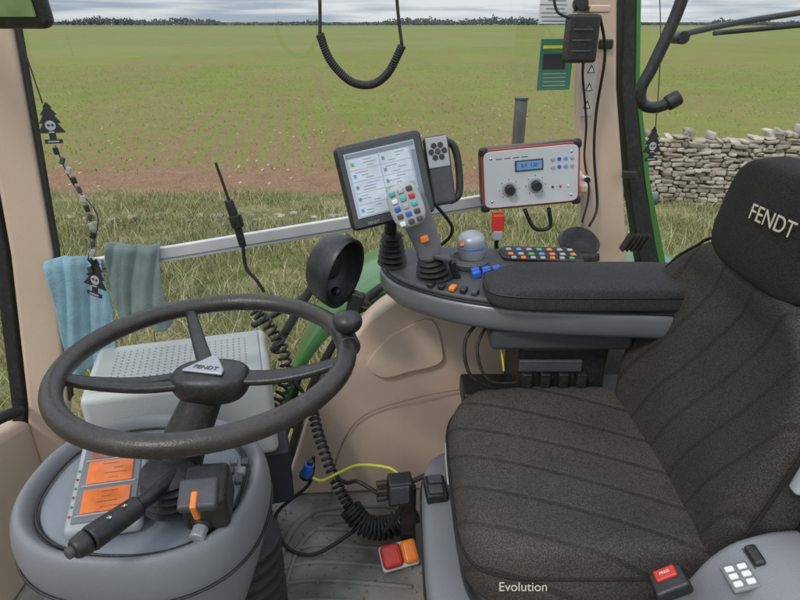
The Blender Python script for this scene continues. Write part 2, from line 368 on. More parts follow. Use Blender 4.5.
# ------------------------------------------------------------ dry stone wall
STM=bpy.data.materials.new('limestone'); STM.use_nodes=True
nt=STM.node_tree; b=nt.nodes['Principled BSDF']; b.inputs['Roughness'].default_value=.95
g=nt.nodes.new('ShaderNodeNewGeometry'); r=nt.nodes.new('ShaderNodeValToRGB'); cr=r.color_ramp
for e,(p,c) in zip([cr.elements[0],cr.elements.new(.4),cr.elements.new(.7),cr.elements[-1]],[(0,(.21,.18,.14)),(.4,(.33,.295,.235)),(.7,(.43,.385,.32)),(1,(.29,.235,.175))]): e.color=(*c,1)
nt.links.new(g.outputs['Random Per Island'],r.inputs[0])
n1=nt.nodes.new('ShaderNodeTexNoise'); n1.inputs['Scale'].default_value=9; n1.inputs['Detail'].default_value=8; nt.links.new(g.outputs['Position'],n1.inputs[0])
mx=nt.nodes.new('ShaderNodeMixRGB'); mx.blend_type='OVERLAY'; mx.inputs[0].default_value=.7; nt.links.new(r.outputs[0],mx.inputs[1]); nt.links.new(n1.outputs['Fac'],mx.inputs[2]); nt.links.new(mx.outputs[0],b.inputs['Base Color'])
bp=nt.nodes.new('ShaderNodeBump'); bp.inputs['Distance'].default_value=.03; bp.inputs['Strength'].default_value=.8; nt.links.new(n1.outputs['Fac'],bp.inputs['Height']); nt.links.new(bp.outputs[0],b.inputs['Normal'])
svs=[];sfs=[]
def stone(c,sx,sy,sz,rz=0,tilt=0):
    R=Euler((random.uniform(-.12,.12),tilt+random.uniform(-.12,.12),rz+random.uniform(-.2,.2))).to_matrix(); k=len(svs)
    for a in(-1,1):
        for b_ in(-1,1):
            for d in(-1,1):
                svs.append(V(c)+R@V((a*sx/2*random.uniform(.7,1.05),b_*sy/2*random.uniform(.8,1.15),d*sz/2*random.uniform(.65,1.05))))
    for f in [(0,1,3,2),(4,6,7,5),(0,4,5,1),(2,3,7,6),(0,2,6,4),(1,5,7,3)]: sfs.append(tuple(k+q for q in f))
def wline(x): return 10.25-(x-4.2)*.10
x0,x1=3.3,13
z=GZ-.03
while z<GZ+1.2:
    hh=random.uniform(.05,.10); x=x0+max(0,(z-GZ)*.5)+random.uniform(0,.2)
    while x<x1:
        top=1.10+.08*math.sin(x*1.1)+.05*math.sin(x*3.1)
        L_=random.uniform(.08,.25)
        if z-GZ<top:
            stone((x+L_/2,wline(x)+.10*(z-GZ)+random.uniform(-.05,.03),z+hh/2+random.uniform(-.012,.012)),L_*1.03,.3,hh*1.04,-.1)
            if z-GZ>top-.12 and random.random()<.3: stone((x+L_/2,wline(x)+.12,z+hh+.05),.10,.3,.14,-.1,random.uniform(-.4,.4))
        x+=L_
    z+=hh*.96
o=meshobj(None,'dry_stone_wall',svs,sfs,STM); bevel(o,.016,2,False)
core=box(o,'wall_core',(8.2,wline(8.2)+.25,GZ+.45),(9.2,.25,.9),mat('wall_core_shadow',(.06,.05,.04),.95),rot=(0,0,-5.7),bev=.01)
svs=[];sfs=[]
for _ in range(120):
    xx=random.uniform(-9.5,-.5); q=random.gauss(0,.28)
    sz=random.uniform(.06,.2); stone((xx,9.35+.05*xx+q,GZ-.02+max(0,.06-abs(q)*.2)*random.random()),sz,sz*random.uniform(.5,1),sz*random.uniform(.3,.5),random.uniform(0,3))
o=meshobj(None,'stone_rubble',svs,sfs,STM); bevel(o,.014,2,False)
# ------------------------------------------------------------ cab shell
pil=parent('front_cab_pillar')
def strut(par,name,sts,m,bev=.012,th=.06):
    n=len(sts);vs=[]
    for xl,xr,z in sts: vs+= [(xl,wy(xl),z),(xr,wy(xr),z),(xr-.01,wy(xr)+th,z),(xl,wy(xl)+th,z)]
    fs=[(3,2,1,0),tuple((n-1)*4+k for k in range(4))]
    for i in range(n-1):
        for k in range(4): fs.append((i*4+k,i*4+(k+1)%4,(i+1)*4+(k+1)%4,(i+1)*4+k))
    o=meshobj(par,name,vs,fs,m); bevel(o,bev,4); return o
strut(pil,'pillar_trim',[(-1.0,-.92,-.0),(-.91,-.815,.40),(-.855,-.765,.785),(-.815,-.735,1.24),(-.80,-.72,1.42)],BEIGE,.014,.04)
strut(pil,'pillar_seal',[(-1.03,-1.003,-.0),(-.94,-.913,.40),(-.885,-.858,.785),(-.845,-.818,1.24),(-.83,-.803,1.42)],RUB,.004)
strut(pil,'glass_edge_seal',[(-.819,-.8135,.40),(-.769,-.7635,.785),(-.738,-.7335,1.24)],RUB,.0015,.030)
bp_=parent('rear_cab_pillar')
strut(bp_,'pillar_trim',[(.50,.80,0),(.53,.70,.45),(.515,.655,.66),(.475,.60,.90),(.445,.55,1.10),(.43,.52,1.29),(.42,.51,1.42)],BEIGE)
strut(bp_,'pillar_seal',[(.78,.86,.40),(.70,.765,.62),(.625,.672,.85),(.56,.597,1.10),(.535,.565,1.29),(.52,.548,1.42)],RUB,.004)
strut(bp_,'green_frame',[(.765,.79,.60),(.675,.69,.85),(.60,.612,1.10),(.568,.580,1.29),(.55,.562,1.42)],GREEN,.004)
for zz in (.88,1.20): box(bp_,'hinge',(.50 if zz>1 else .61,wy(.55)-.012,zz),(.035,.02,.022),BLACK,bev=.004)
rf=parent('roof_frame')
tube(rf,'side_header',[(-.95,wy(-.95)+.02,1.44),(0,wy(0)+.02,1.47),(1.1,wy(1.1)+.02,1.45)],.03,BEIGE)
tube(rf,'cross_bar',[(-.9,1.0,1.47),(0,1.0,1.49),(.9,1.0,1.47)],.02,BEIGE)
tube(rf,'front_header',[(-.9,-.1,1.44),(-.95,.6,1.46),(-.93,1.2,1.44)],.03,BEIGE)
DM=mat('dusty_floor_rubber',(.12,.115,.105),.75,var=.35,vscale=7,bump=.5,bscale=150,col2=(.21,.20,.18))
fm=parent('cab_floor')
prism(fm,'floor_mat',[(-.95,.35),(1.0,.35),(1.0,1.70),(-.2,1.41),(-.95,1.2)],'z',-.03,0,DM,bev=.004)
for i in range(7):
    yv=.92+i*.055
    tube(fm,'rib_%d'%i,[(-.36+.02*i,yv,.001),(-.2,yv+.02,.001),(.03,yv+.0,.001)],.006,DM,seg=8)
tube(fm,'rib_edge',[(-.30,.8,.002),(-.31,1.1,.002),(-.25,1.27,.002),(-.05,1.30,.002),(.07,1.26,.002)],.009,DM)
tube(fm,'rib_edge_inner',[(-.27,.8,.002),(-.275,1.08,.002),(-.22,1.22,.002),(-.05,1.25,.002),(.03,1.2,.002)],.006,DM)
svs=[];sfs=[]
for _ in range(420):
    s_=random.uniform(.0015,.005); stone((random.uniform(-.40,.12),random.uniform(.85,1.33),s_*.3+.001),s_,s_*.8,s_*.6,random.uniform(0,3))
meshobj(None,'soil_crumbs',svs,sfs,mat('soil_crumb',(.20,.14,.09),.95,var=.4,vscale=60),smooth=False)
fw=parent('front_lower_panel')
prism(fw,'panel',[(-.1,0),(1.22,0),(1.22,.36),(1.05,.41),(.6,.44),(-.1,.44)],'x',-.99,-.91,BEIGE2,bev=.02,seg=4)
tube(fw,'windscreen_seal',[(-.915,1.2,.40),(-.93,1.05,.435),(-.94,.6,.46),(-.94,0,.46)],.014,RUB)
wa=parent('wheel_arch_panel')
arch=[(-.34,-.0),(-.30,.12),(-.255,.26),(-.21,.36),(-.145,.48),(-.08,.57),(0,.63),(.1,.67),(.25,.69),(.52,.69),(.52,.0)]
ac=[(p.x,p.y) for p in cat([(a,b,0) for a,b in arch[:-1]],5)]+[(.52,0)]
prism(wa,'panel',ac,'y',1.34,1.43,BEIGE2,bev=.022,seg=5,f=lambda v:(v.x,v.y+max(0,v.x)*.10,v.z))
rc=[(-.085,.44),(-.045,.405),(.02,.42),(.10,.44),(.11,.48),(.08,.57),(.0,.545),(-.05,.50)]
rcc=[(p.x,p.y) for p in cat([(a,b,0) for a,b in rc],4,True)]
prism(wa,'service_hatch',rcc,'y',1.3365,1.345,BEIGE2,bev=.0025,seg=3,f=lambda v:(v.x,v.y+max(0,v.x)*.10,v.z))
SEAM=mat('panel_gap_shadow',(.20,.15,.11),.8)
tube(wa,'lower_seam',[(-.20,1.3405,.0),(-.17,1.3405,.16),(-.10,1.3405,.28),(.05,1.344,.34),(.2,1.360,.36)],.0014,SEAM)
tube(wa,'panel_seal',[(a-.012,1.44,b+.012) for a,b in arch[:-1]],.011,RUB)
fd=parent('green_fender')
fa=[(-.40,-.1),(-.37,.12),(-.32,.28),(-.265,.40),(-.19,.50),(-.11,.565),(-.02,.585),(.2,.55),(.45,.54),(.7,.57),(.9,.53),(1.2,.30),(1.35,0)]
P=cat([(a,0,b) for a,b in fa],6); vs=[];prof=[(1.455,-.03),(1.46,0),(1.49,.012),(1.65,.012),(1.80,.0),(1.83,-.03),(1.83,-.1)]
for p in P:
    for yy_,dz in prof: vs.append((p.x,yy_+.15*max(0,p.x),p.z+dz))
k=len(prof); fs=[(i*k+j,i*k+j+1,(i+1)*k+j+1,(i+1)*k+j) for i in range(len(P)-1) for j in range(k-1)]
o=meshobj(fd,'fender_shell',vs,fs,GREEN); o.modifiers.new('so','SOLIDIFY').thickness=.01
box(fd,'tail_lamp',(1.03,1.9,.51),(.07,.05,.03),RED,rot=(0,20,0),bev=.01)
ty=parent('rear_tyre')
T=[(.55,-.26),(.80,-.27),(.86,-.24),(.885,-.1),(.89,0),(.885,.1),(.86,.24),(.80,.27),(.55,.26)]
revolve(ty,'tyre_carcass',T,(.48,1.80,-.42),(0,1,0),RUB,seg=64)
for i in range(36):
    a=2*math.pi*i/36; cx,cz=.48+math.cos(a)*.895,-.42+math.sin(a)*.895
    box(ty,'lug_%d'%i,(cx,1.80+(.12 if i%2 else -.12),cz),(.03,.26,.05),RUB,rot=(0,-math.degrees(a),0),bev=.006,seg=1)
wr=parent('window_guard_rail')
a=V((-.765,wy(-.765)-.018,.745)); b_=V((.50,wy(.50)-.018,.860)); mid=(a+b_)/2; ln=(b_-a).length
Mr=axes(b_-a,(0,0,1),mid)
box(wr,'rail',(0,0,0),(ln,.036,.014),ALU,bev=.003,M=Mr)
box(wr,'rail_groove_lower',(0,-.008,.008),(ln-.01,.002,.003),GREY,bev=0,M=Mr)
box(wr,'bracket',(.60,0,.012),(.03,.05,.02),GREYL,M=Mr)
GL=bpy.data.materials.new('window_glass'); GL.use_nodes=True; nt=GL.node_tree; nt.nodes.clear()
ou=nt.nodes.new('ShaderNodeOutputMaterial'); tr=nt.nodes.new('ShaderNodeBsdfTransparent'); tr.inputs[0].default_value=(.97,.98,.97,1)
gl=nt.nodes.new('ShaderNodeBsdfGlossy'); gl.inputs['Roughness'].default_value=.03
mxs=nt.nodes.new('ShaderNodeMixShader'); mxs.inputs[0].default_value=.045
nt.links.new(tr.outputs[0],mxs.inputs[1]); nt.links.new(gl.outputs[0],mxs.inputs[2]); nt.links.new(mxs.outputs[0],ou.inputs[0])
yo=.035
meshobj(None,'side_window_glass',[(-.83,wy(-.83)+yo,.0),(-.36,wy(-.36)+yo,0),(.0,wy(0)+yo,.62),(.5,wy(.5)+yo,.66),(.44,wy(.44)+yo,1.44),(-.74,wy(-.74)+yo,1.44)],[(0,1,2,3,4,5)],GL,False)
meshobj(None,'rear_window_glass',[(.80,wy(.80)+yo,.55),(1.5,wy(1.5)+yo,.55),(1.5,wy(1.5)+yo,1.44),(.58,wy(.58)+yo,1.44)],[(0,1,2,3)],GL,False)
# ------------------------------------------------------------ steering wheel
sw=parent('steering_wheel'); C=V((-.313,.845,.752)); R=.226
Rm=Matrix.Translation(C)@Euler((math.radians(-1),math.radians(-1),0)).to_matrix().to_4x4()
ring=[Rm@V((R*math.cos(2*math.pi*k/72),R*math.sin(2*math.pi*k/72),0)) for k in range(72)]
tube(sw,'rim',ring,.0165,LEATH,raw=True,cyc=True,seg=18)
def sp_(nm,ang,w0,w1,off=0):
    a=math.radians(ang); d=V((math.cos(a),math.sin(a),0)); sd=V((-d.y,d.x,0))
    pts=[Rm@(d*r_+sd*off+V((0,0,z_))) for r_,z_ in((.03,-.035),(.10,-.034),(.165,-.022),(.219,-.004))]
    P=cat(pts,6); T_,N_=frames(P); vs=[];L_=len(P)
    side=(Rm.to_3x3()@sd).normalized()
    for i,p in enumerate(P):
        t=i/(L_-1); w=w0+(w1-w0)*t; up=T_[i].cross(side).normalized()
        if up.z<0: up=-up
        for q in range(12):
            a_=2*math.pi*q/12; ca,sa=math.cos(a_),math.sin(a_)
            vs.append(p+side*math.copysign(abs(ca)**.6,ca)*w/2+up*math.copysign(abs(sa)**.6,sa)*.007)
    fs=[(i*12+q,i*12+(q+1)%12,(i+1)*12+(q+1)%12,(i+1)*12+q) for i in range(L_-1) for q in range(12)]+[tuple(range(11,-1,-1)),tuple((L_-1)*12+q for q in range(12))]
    meshobj(sw,nm,vs,fs,BLACK)
sp_('spoke_front',115,.030,.020); sp_('spoke_near_left',190,.022,.018,.014); sp_('spoke_near_left_lower',198,.018,.020,-.020); sp_('spoke_right',358,.040,.028)
pillow(sw,'hub',sup(0,0,.066,.044,28,2.4),[(.7,-.075),(.9,-.06),(1,-.045),(1,-.032),(.93,-.022),(.7,-.016),(.3,-.014)],lambda a,b,d,s:Rm@V((a,b,d)),BLACK)
Mb=Rm@Matrix.Translation((.002,.0,-.013))@Euler((0,0,math.radians(-14))).to_matrix().to_4x4()
prism(sw,'badge',[(-.038,-.024),(.034,-.022),(.030,-.008),(-.002,.030),(-.012,.030)],'z',-.003,.0035,SILVER,bev=.003,M=Mb)
text(sw,'badge_text','FENDT',Mb@Matrix.Translation((.0,-.012,.0040)),.014,INK)
kp=Rm@V((.225,.055,.03))
cyl(sw,'knob_stem',Rm@V((.221,.053,.0)),kp,.010,BLACK)
revolve(sw,'spinner_knob',[(.004,-.012),(.018,-.010),(.025,0),(.026,.010),(.023,.018),(.014,.023),(.003,.024)],kp,(0,0,1),BLACK,sub=1)
cyl(sw,'knob_clamp',Rm@V((.228,.03,0)),Rm@V((.214,.08,0)),.020,BLACK)
# ------------------------------------------------------------ steering console pod
pod=parent('steering_console')
pcx,pcy=-.440,.815
oc=sup(pcx,pcy,.204,.194,48,2.35)
PODM=mat('console_grey',(.165,.17,.18),.40,var=.05,vscale=6,bump=.25,bscale=500)
PODL=mat('console_inner_grey',(.18,.20,.225),.5,var=.05,vscale=6,bump=.3,bscale=450)
slope=lambda x:(x-pcx)*-.06
pillow(pod,'console_shell',oc,[(.40,.08),(.55,.16),(.72,.26),(.88,.36),(.97,.43),(1.01,.475),(1.0,.505),(.97,.527),(.925,.537),(.88,.534),(.84,.522),(.81,.505),(.7,.505),(.4,.51)],lambda a,b,d,s:(a,b,d+slope(a)),PODM,2)
pillow(pod,'console_top_panel',sup(pcx,pcy,.162,.154,40,2.4),[(1,.498),(1,.514),(.97,.518),(.6,.526),(.3,.530)],lambda a,b,d,s:(a,b,d+slope(a)),PODL,1)
tube(pod,'shell_split_line',[(a,b,.456+slope(a)) for a,b in oc],.0026,BLACK,cyc=True,n=2)
tube(pod,'panel_gap',[(p[0],p[1],.519+slope(p[0])) for p in sup(pcx,pcy,.164,.156,40,2.4)],.0022,BLACK,cyc=True,n=2)
Mc=Matrix.Translation((-.484,.785,.548))@Euler((math.radians(4),math.radians(4),math.radians(17))).to_matrix().to_4x4()
box(pod,'instrument_frame',(0,0,0),(.112,.215,.030),GREYL,bev=.012,M=Mc,seg=4)
box(pod,'instrument_bezel',(0,0,.015),(.092,.192,.006),GREY,bev=.003,M=Mc)
for i,(yc,hh,mm_) in enumerate(((.062,.042,BROWNL),(.008,.052,AMBER),(-.056,.050,AMBER))):
    box(pod,'amber_display_%d'%i,(0,yc,.0188),(.070,hh,.004),mm_,bev=.002,M=Mc)
    for q in range(4): box(pod,'display_mark_%d_%d'%(i,q),(random.uniform(-.012,.012),yc+hh*(.32-.22*q),.0212),(.012+.022*random.random(),.0014,.0006),BROWNL if mm_ is AMBER else AMBER,bev=0,M=Mc)
    box(pod,'display_divider_%d'%i,(0,yc-hh/2-.004,.0188),(.082,.003,.004),GREYL,bev=.001,M=Mc)
for i in range(6):
    cyl(pod,'indicator_%d'%i,(-.050,-.08+i*.02,.0148),(-.050,-.08+i*.02,.0165),.0020,GRN if i%2 else RED,M=Mc,seg=10,bev=0)
tube(pod,'column',[(-.385,.79,.50),(-.372,.80,.58),(-.338,.83,.66),(-.313,.845,.71)],lambda t:.046-.018*t,BLACK,seg=24)
for i in range(5): revolve(pod,'gaiter_ring_%d'%i,[(.035,-.006),(.050-i*.002,0),(.035,.006)],(-.372,.755,.545+.013*i),(0.1,-.1,1),RUB,seg=28)
st=parent('multifunction_stalk')
tube(st,'stalk_arm',[(-.36,.76,.59),(-.375,.70,.60),(-.40,.645,.605)],.0115,BLACK,seg=14)
cyl(st,'stalk_barrel',(-.385,.675,.603),(-.425,.605,.608),.0165,BLACK,r2=.019,bev=.004)
cyl(st,'stalk_end',(-.425,.605,.608),(-.437,.585,.609),.0185,BLACK,r2=.014,bev=.005)
cyl(st,'stalk_end_button',(-.436,.587,.609),(-.441,.578,.6095),.008,GREYD)
for i in range(3):
    text(st,'stalk_mark_%d'%i,['x','S','o'][i],axes((-.5,-.86,0),(.8,-.5,.3),(-.392-.013*i,.652-.022*i,.6245)),.013,INKW)
ig=parent('ignition_switch_block')
box(ig,'block',(-.305,.735,.565),(.07,.08,.075),BLACK,rot=(10,0,8),bev=.012,seg=4)
box(ig,'block_cover',(-.305,.70,.60),(.058,.05,.02),GREYD,rot=(20,0,8),bev=.006)
box(ig,'orange_key',(-.308,.690,.588),(.010,.028,.040),ORANGE,rot=(20,0,8),bev=.003)
cyl(ig,'lock_barrel',(-.31,.70,.535),(-.312,.680,.530),.012,SILVER)
cyl(ig,'lock_collar',(-.31,.712,.54),(-.31,.698,.536),.017,BLACK)
kb=parent('console_keypad')
for i in range(3):
    for j in range(2): box(kb,'key_%d_%d'%(i,j),(-.30+j*.020,.86-i*.024,.528),(.014,.016,.010),GREYD if (i+j)%2 else GREY,rot=(0,0,8),bev=.003)
bb=parent('steering_column_bellows')
prof=[]
for i in range(9):
    z=.0+i*.034; prof+=[(.098,z),(.118,z+.008),(.118,z+.016),(.098,z+.026)]
revolve(bb,'bellows',prof,(-.365,.915,.0),(0,0,1),RUB,seg=40,sc=(1,.8))
# ------------------------------------------------------------ control box behind wheel
eb=parent('grey_control_box')
Mx=Matrix.Translation((-.50,1.185,.44))@Euler((0,0,math.radians(15))).to_matrix().to_4x4()
CREAM=mat('pale_grey_box',(.42,.43,.415),.5,var=.06,vscale=6,bump=.2,bscale=300)
box(eb,'box_body',(0,0,0),(.39,.23,.22),CREAM,bev=.018,seg=4,M=Mx)
box(eb,'box_lid',(0,0,.108),(.355,.195,.012),mat('lid_grey',(.33,.34,.33),.55,var=.06,bump=.1),bev=.006,M=Mx)
pvs=[];pfs=[]
for i in range(22):
    for j in range(10):
        c_=V((-.14+i*.0135,-.062+j*.0135,.1155)); k=len(pvs)
        for q in range(8): pvs.append(Mx@(c_+V((math.cos(q*math.pi/4)*.0019,math.sin(q*math.pi/4)*.0019,0))))
        pfs.append(tuple(range(k,k+8)))
meshobj(eb,'vent_holes',pvs,pfs,GREY,False)
box(eb,'pedestal',(.01,-.005,-.27),(.30,.17,.32),BLACK,bev=.01,M=Mx)
box(eb,'side_module',(.175,-.05,-.20),(.09,.09,.16),mat('slate_module',(.020,.025,.034),.5),bev=.008,M=Mx)
cyl(eb,'cap',(.195,.0,.02),(.205,.0,.02),.012,GREY,M=Mx)
# ------------------------------------------------------------ towels
def towel(name,x0,x1,ztop,zbot,m,ph):
    nx,nz=30,36; vs=[]
    for j in range(nz+1):
        for i in range(nx+1):
            u=i/nx;v=j/nz; x=x0+(x1-x0)*(u+.05*math.sin(v*5+ph)*(1-v)); z=ztop-(ztop-zbot)*v*(1+.05*math.sin(u*7+ph)+.02*math.sin(u*17))
            y=wy(x)-.036-.007*math.sin(u*6+ph+v*2.2)*(.3+v)-.004*math.sin(u*15+v*6+ph)-.002*math.sin(u*31+v*11)
            if v<.06: y+=.012*(1-v/.06)
            vs.append((x,y,z+.008*math.sin(u*4+ph)))
    fs=[(j*(nx+1)+i,j*(nx+1)+i+1,(j+1)*(nx+1)+i+1,(j+1)*(nx+1)+i) for j in range(nz) for i in range(nx)]
    o=meshobj(None,name,vs,fs,m); o.modifiers.new('so','SOLIDIFY').thickness=.004; s=o.modifiers.new('s','SUBSURF'); s.render_levels=1
towel('blue_towel',-.775,-.665,.775,.50,cloth('blue_cloth',(.20,.34,.40)),0)
towel('grey_towel',-.655,-.545,.80,.60,cloth('grey_green_cloth',(.17,.225,.21)),2)
# ------------------------------------------------------------ seat
seat=parent('driver_seat')
def cfn(a,b,d,s):
    u=(a-.335)/.235; w=(b-.905)/.245
    z=d
    if s<.999 and d>.47 or s==0: z+= .016*abs(w)**3 -.014*(1-w*w)
    if u<0: z-= .022*abs(u)**4*(1 if d>.43 else .3)
    return (a,b,z)
pillow(seat,'cushion',sup(.335,.905,.24,.247,56,5),[(.90,.375),(.96,.382),(.985,.40),(.995,.43),(.99,.462),(.97,.485),(.935,.500),(.88,.508),(.78,.510),(.62,.508),(.45,.506),(.22,.505)],cfn,FAB,2)
tube(seat,'cushion_piping',[V(cfn(.335+(a-.335)*.988,.905+(b-.905)*.988,.466,1)) for a,b in sup(.335,.905,.24,.247,40,5)],.0030,FAB2,cyc=True,n=2,seg=6)
pillow(seat,'cushion_pan',sup(.34,.905,.235,.245,40,5),[(.95,.33),(1,.34),(1.0,.38),(.9,.385)],lambda a,b,d,s:(a,b,d),BLACK,1)
def hw(z):
    pts=[(.44,.205),(.50,.235),(.58,.254),(.68,.262),(.75,.262),(.80,.25),(.84,.215),(.87,.175),(.895,.145)]
    for (a,b),(c,d) in zip(pts,pts[1:]):
        if a<=z<=c: return b+(d-b)*(z-a)/(c-a)
    return pts[-1][1]
zs=[.44,.47,.52,.58,.64,.70,.75,.79,.825,.85,.87,.895]
out=[(.895+hw(z),z) for z in zs]+[(.895+.08,.905),(.895,.908),(.895-.08,.905)]+[(.895-hw(z),z) for z in reversed(zs)]+[(.895-.1,.435),(.895,.433),(.895+.1,.435)]
def bfn(a,b,d,s):
    w=(a-.895)/.25; x=.500+ (b-.5)*.20 - d
    if s<.95: x+= .026*(1-min(1,w*w*1.3)) *(1 if b<.84 else .4)
    x-= .012*math.exp(-((b-.58)/.07)**2)*(1 if s<.9 else 0)
    return (x,a,b)
pillow(seat,'backrest',out,[(.82,-.13),(.93,-.12),(.99,-.09),(1.0,-.05),(1.0,-.02),(.985,.008),(.955,.026),(.89,.034),(.78,.030),(.6,.027),(.4,.026),(.2,.025)],bfn,FABB,2)
tube(seat,'backrest_piping',[V(bfn(.895+(a-.895)*.99,.665+(b-.665)*.99,.013,1)) for a,b in out],.0030,FAB2,cyc=True,n=2,seg=6)
hz=sup(.885,.965,.150,.092,48,3.8)
hz=[(.885+(a-.885)*(1-.10*(b-.965)/.09),b) for a,b in hz]
def hfn(a,b,d,s):
    w=(a-.885)/.15; x=.580+(b-.965)*.12-d+.014*w*w*(1 if s<.95 else .5); return (x,a,b)
pillow(seat,'headrest',hz,[(.8,-.075),(.93,-.07),(1,-.045),(1.0,-.005),(.985,.012),(.95,.022),(.88,.028),(.6,.032),(.3,.034)],hfn,FAB2,2)
text(seat,'headrest_lettering','FENDT',axes((.06,-1,0),(.12,0,1),(.5430,.845,.985)),.034,STITCH)
text(seat,'cushion_lettering','Evolution',axes((1,0,0),(0,.45,1),(.190,.6535,.458)),.020,STITCH)
# armrest
arm=parent('armrest_console')
outl=[(-.04,1.36),(-.045,1.28),(-.01,1.205),(.05,1.15),(.13,1.105),(.25,1.07),(.45,1.05),(.60,1.045),(.62,1.12),(.60,1.2),(.45,1.25),(.43,1.34),(.38,1.385),(.25,1.40),(.08,1.41),(-.01,1.40)]
oc=[(p.x,p.y) for p in cat([(a,b,0) for a,b in outl],4,True)]
pillow(arm,'console_tray',oc,[(.88,.668),(.96,.675),(1.0,.692),(1.005,.712),(.995,.727),(.975,.733)],lambda a,b,d,s:(a,b,d),TRIM,1)
pillow(arm,'console_top',oc,[(.975,.724),(.972,.738),(.955,.745),(.90,.747),(.6,.747),(.3,.747)],lambda a,b,d,s:(a,b,d),GREYD,1)
tube(arm,'tray_gap',[(.27+(a-.27)*.985,1.23+(b-1.23)*.985,.7335) for a,b in oc],.0022,INKB,cyc=True,n=1)
pillow(arm,'armrest_pad',sup(.405,1.115,.235,.078,48,4.5),[(.96,.735),(1,.748),(1.0,.768),(.97,.784),(.9,.791),(.6,.794),(.3,.794)],lambda a,b,d,s:(a,b,d-(.018*max(0,(.25-a))/.1 if d>.77 else 0)),PADM,2)
tube(arm,'pad_seam',[(a,b,.772) for a,b in sup(.405,1.115,.2355,.0785,40,4.5)],.0016,INKB,cyc=True,n=2,seg=6)
box(arm,'support_bracket',(.34,1.19,.645),(.30,.18,.05),GREYD,bev=.012)
box(arm,'lift_mechanism',(.36,1.22,.52),(.20,.16,.18),BLACK,bev=.012)
box(arm,'mechanism_plate',(.33,1.135,.565),(.14,.01,.03),GREYD,bev=.004)
for i in range(4): box(arm,'mechanism_fin_%d'%i,(.28+i*.04,1.13,.50),(.022,.02,.10),BLACK,bev=.003)
box(arm,'slide_rail',(.36,1.24,.425),(.42,.10,.05),BLACK,bev=.008)
tube(arm,'cable_a',[(.18,1.16,.67),(.14,1.13,.63),(.15,1.11,.56),(.20,1.12,.52),(.28,1.14,.50)],.004,RUB)
tube(arm,'cable_b',[(.20,1.16,.67),(.165,1.12,.62),(.19,1.10,.55),(.26,1.12,.53)],.0035,RUB)
tube(arm,'earth_wire',[(.215,1.13,.62),(.222,1.12,.585),(.226,1.12,.56)],.0022,YEL)
kc=[(.24,1.30),(.42,1.275),(.425,1.34),(.40,1.365),(.25,1.375),(.235,1.35)]
prism(arm,'keypad_base',kc,'z',.744,.758,BLACK,bev=.005)
cols=[ORANGE,GREYL,GRN,LBLUE,ORANGE,GREYL,ORANGE,GREYL,LBLUE,GREYL,GRN,ORANGE,GREYL,GREYL]
for i in range(14):
    q,rw=i%7,i//7; box(arm,'key_%d'%i,(.258+q*.024,1.315+rw*.030-q*.001,.7585),(.012,.012,.006),cols[i],bev=.002)
    box(arm,'key_frame_%d'%i,(.258+q*.024,1.315+rw*.030-q*.001,.7580),(.018,.019,.003),GREYD,bev=.001)
for i in range(7):
    box(arm,'key_low_%d'%i,(.262+i*.022,1.293-i*.001,.758),(.011,.009,.005),[GREYL,ORANGE,GREYL,GREYL,ORANGE,GREYL,GRN][i],bev=.001)
for i in range(3):
    for j in range(2): box(arm,'blue_rocker_%d_%d'%(i,j),(.165+i*.024,1.20+j*.020+i*.006,.754),(.019,.014,.016),BLUE,rot=(0,-12,14),bev=.004)
revolve(arm,'trackball_cup',[(.030,.0),(.045,.004),(.046,.014),(.036,.022),(.030,.018)],(.155,1.275,.745),(0,0,1),GREYD)
revolve(arm,'silver_rotary_knob',[(.026,0),(.030,.02),(.033,.045),(.031,.058),(.022,.066),(.004,.069)],(.165,1.285,.755),(-.1,-.05,1),SILVER,sub=1)
cyl(arm,'knob_blue_ring',(.162,1.284,.791),(.1617,1.2838,.794),.0338,BLUE)
cyl(arm,'knob_orange_dot',(.14,1.262,.80),(.137,1.259,.803),.006,ORANGE,seg=14)
tube(arm,'small_lever',[(.125,1.20,.745),(.115,1.19,.77),(.11,1.185,.79)],.008,BLACK)
for i in range(5): box(arm,'slider_key_%d'%i,(.065+i*.022,1.155-i*.010,.751),(.013,.022,.010),[BLACK,BLACK,ORANGE,BLACK,GREYD][i],rot=(0,0,-25),bev=.003)
# joystick
joy=parent('joystick')
for i in range(5): revolve(joy,'boot_ring_%d'%i,[(.022,-.006),(.042-.004*i,0),(.022,.007)],(.075-.003*i,1.205-.001*i,.752+.011*i),(-.15,-.1,1),RUB,seg=26)
JP=[(.066,1.198,.79),(.060,1.193,.82),(.048,1.188,.85),(.036,1.183,.88),(.022,1.178,.91),(.006,1.172,.94)]
P=cat(JP,4); T_,N_=frames(P); vs=[]
for i,p in enumerate(P):
    t=i/(len(P)-1); w=.024+.006*math.sin(t*3.14)+.016*max(0,t-.55)/.45; dd=.019+.004*math.sin(t*3.1)
    if t>.95: w*=.8;dd*=.75
    X_=V((1,0,.35)).normalized(); Y_=V((0,1,.2)).normalized()
    for q in range(20):
        a=2*math.pi*q/20; vs.append(p+X_*math.cos(a)*w+Y_*math.sin(a)*dd)
L_=len(P); fs=[(i*20+q,i*20+(q+1)%20,(i+1)*20+(q+1)%20,(i+1)*20+q) for i in range(L_-1) for q in range(20)]+[tuple(range(19,-1,-1)),tuple((L_-1)*20+q for q in range(20))]
o=meshobj(joy,'grip',vs,fs,GREY); o.modifiers.new('s','SUBSURF').render_levels=1
Mj=axes((1,0,.38),(-.38,.2,1),(.012,1.149,.922))
pillow(joy,'grip_face',sup(0,0,.035,.045,30,3),[(1,-.012),(1,.002),(.92,.008),(.5,.010)],lambda a,b,d,s:Mj@V((a,b,d)),GREYL,1)
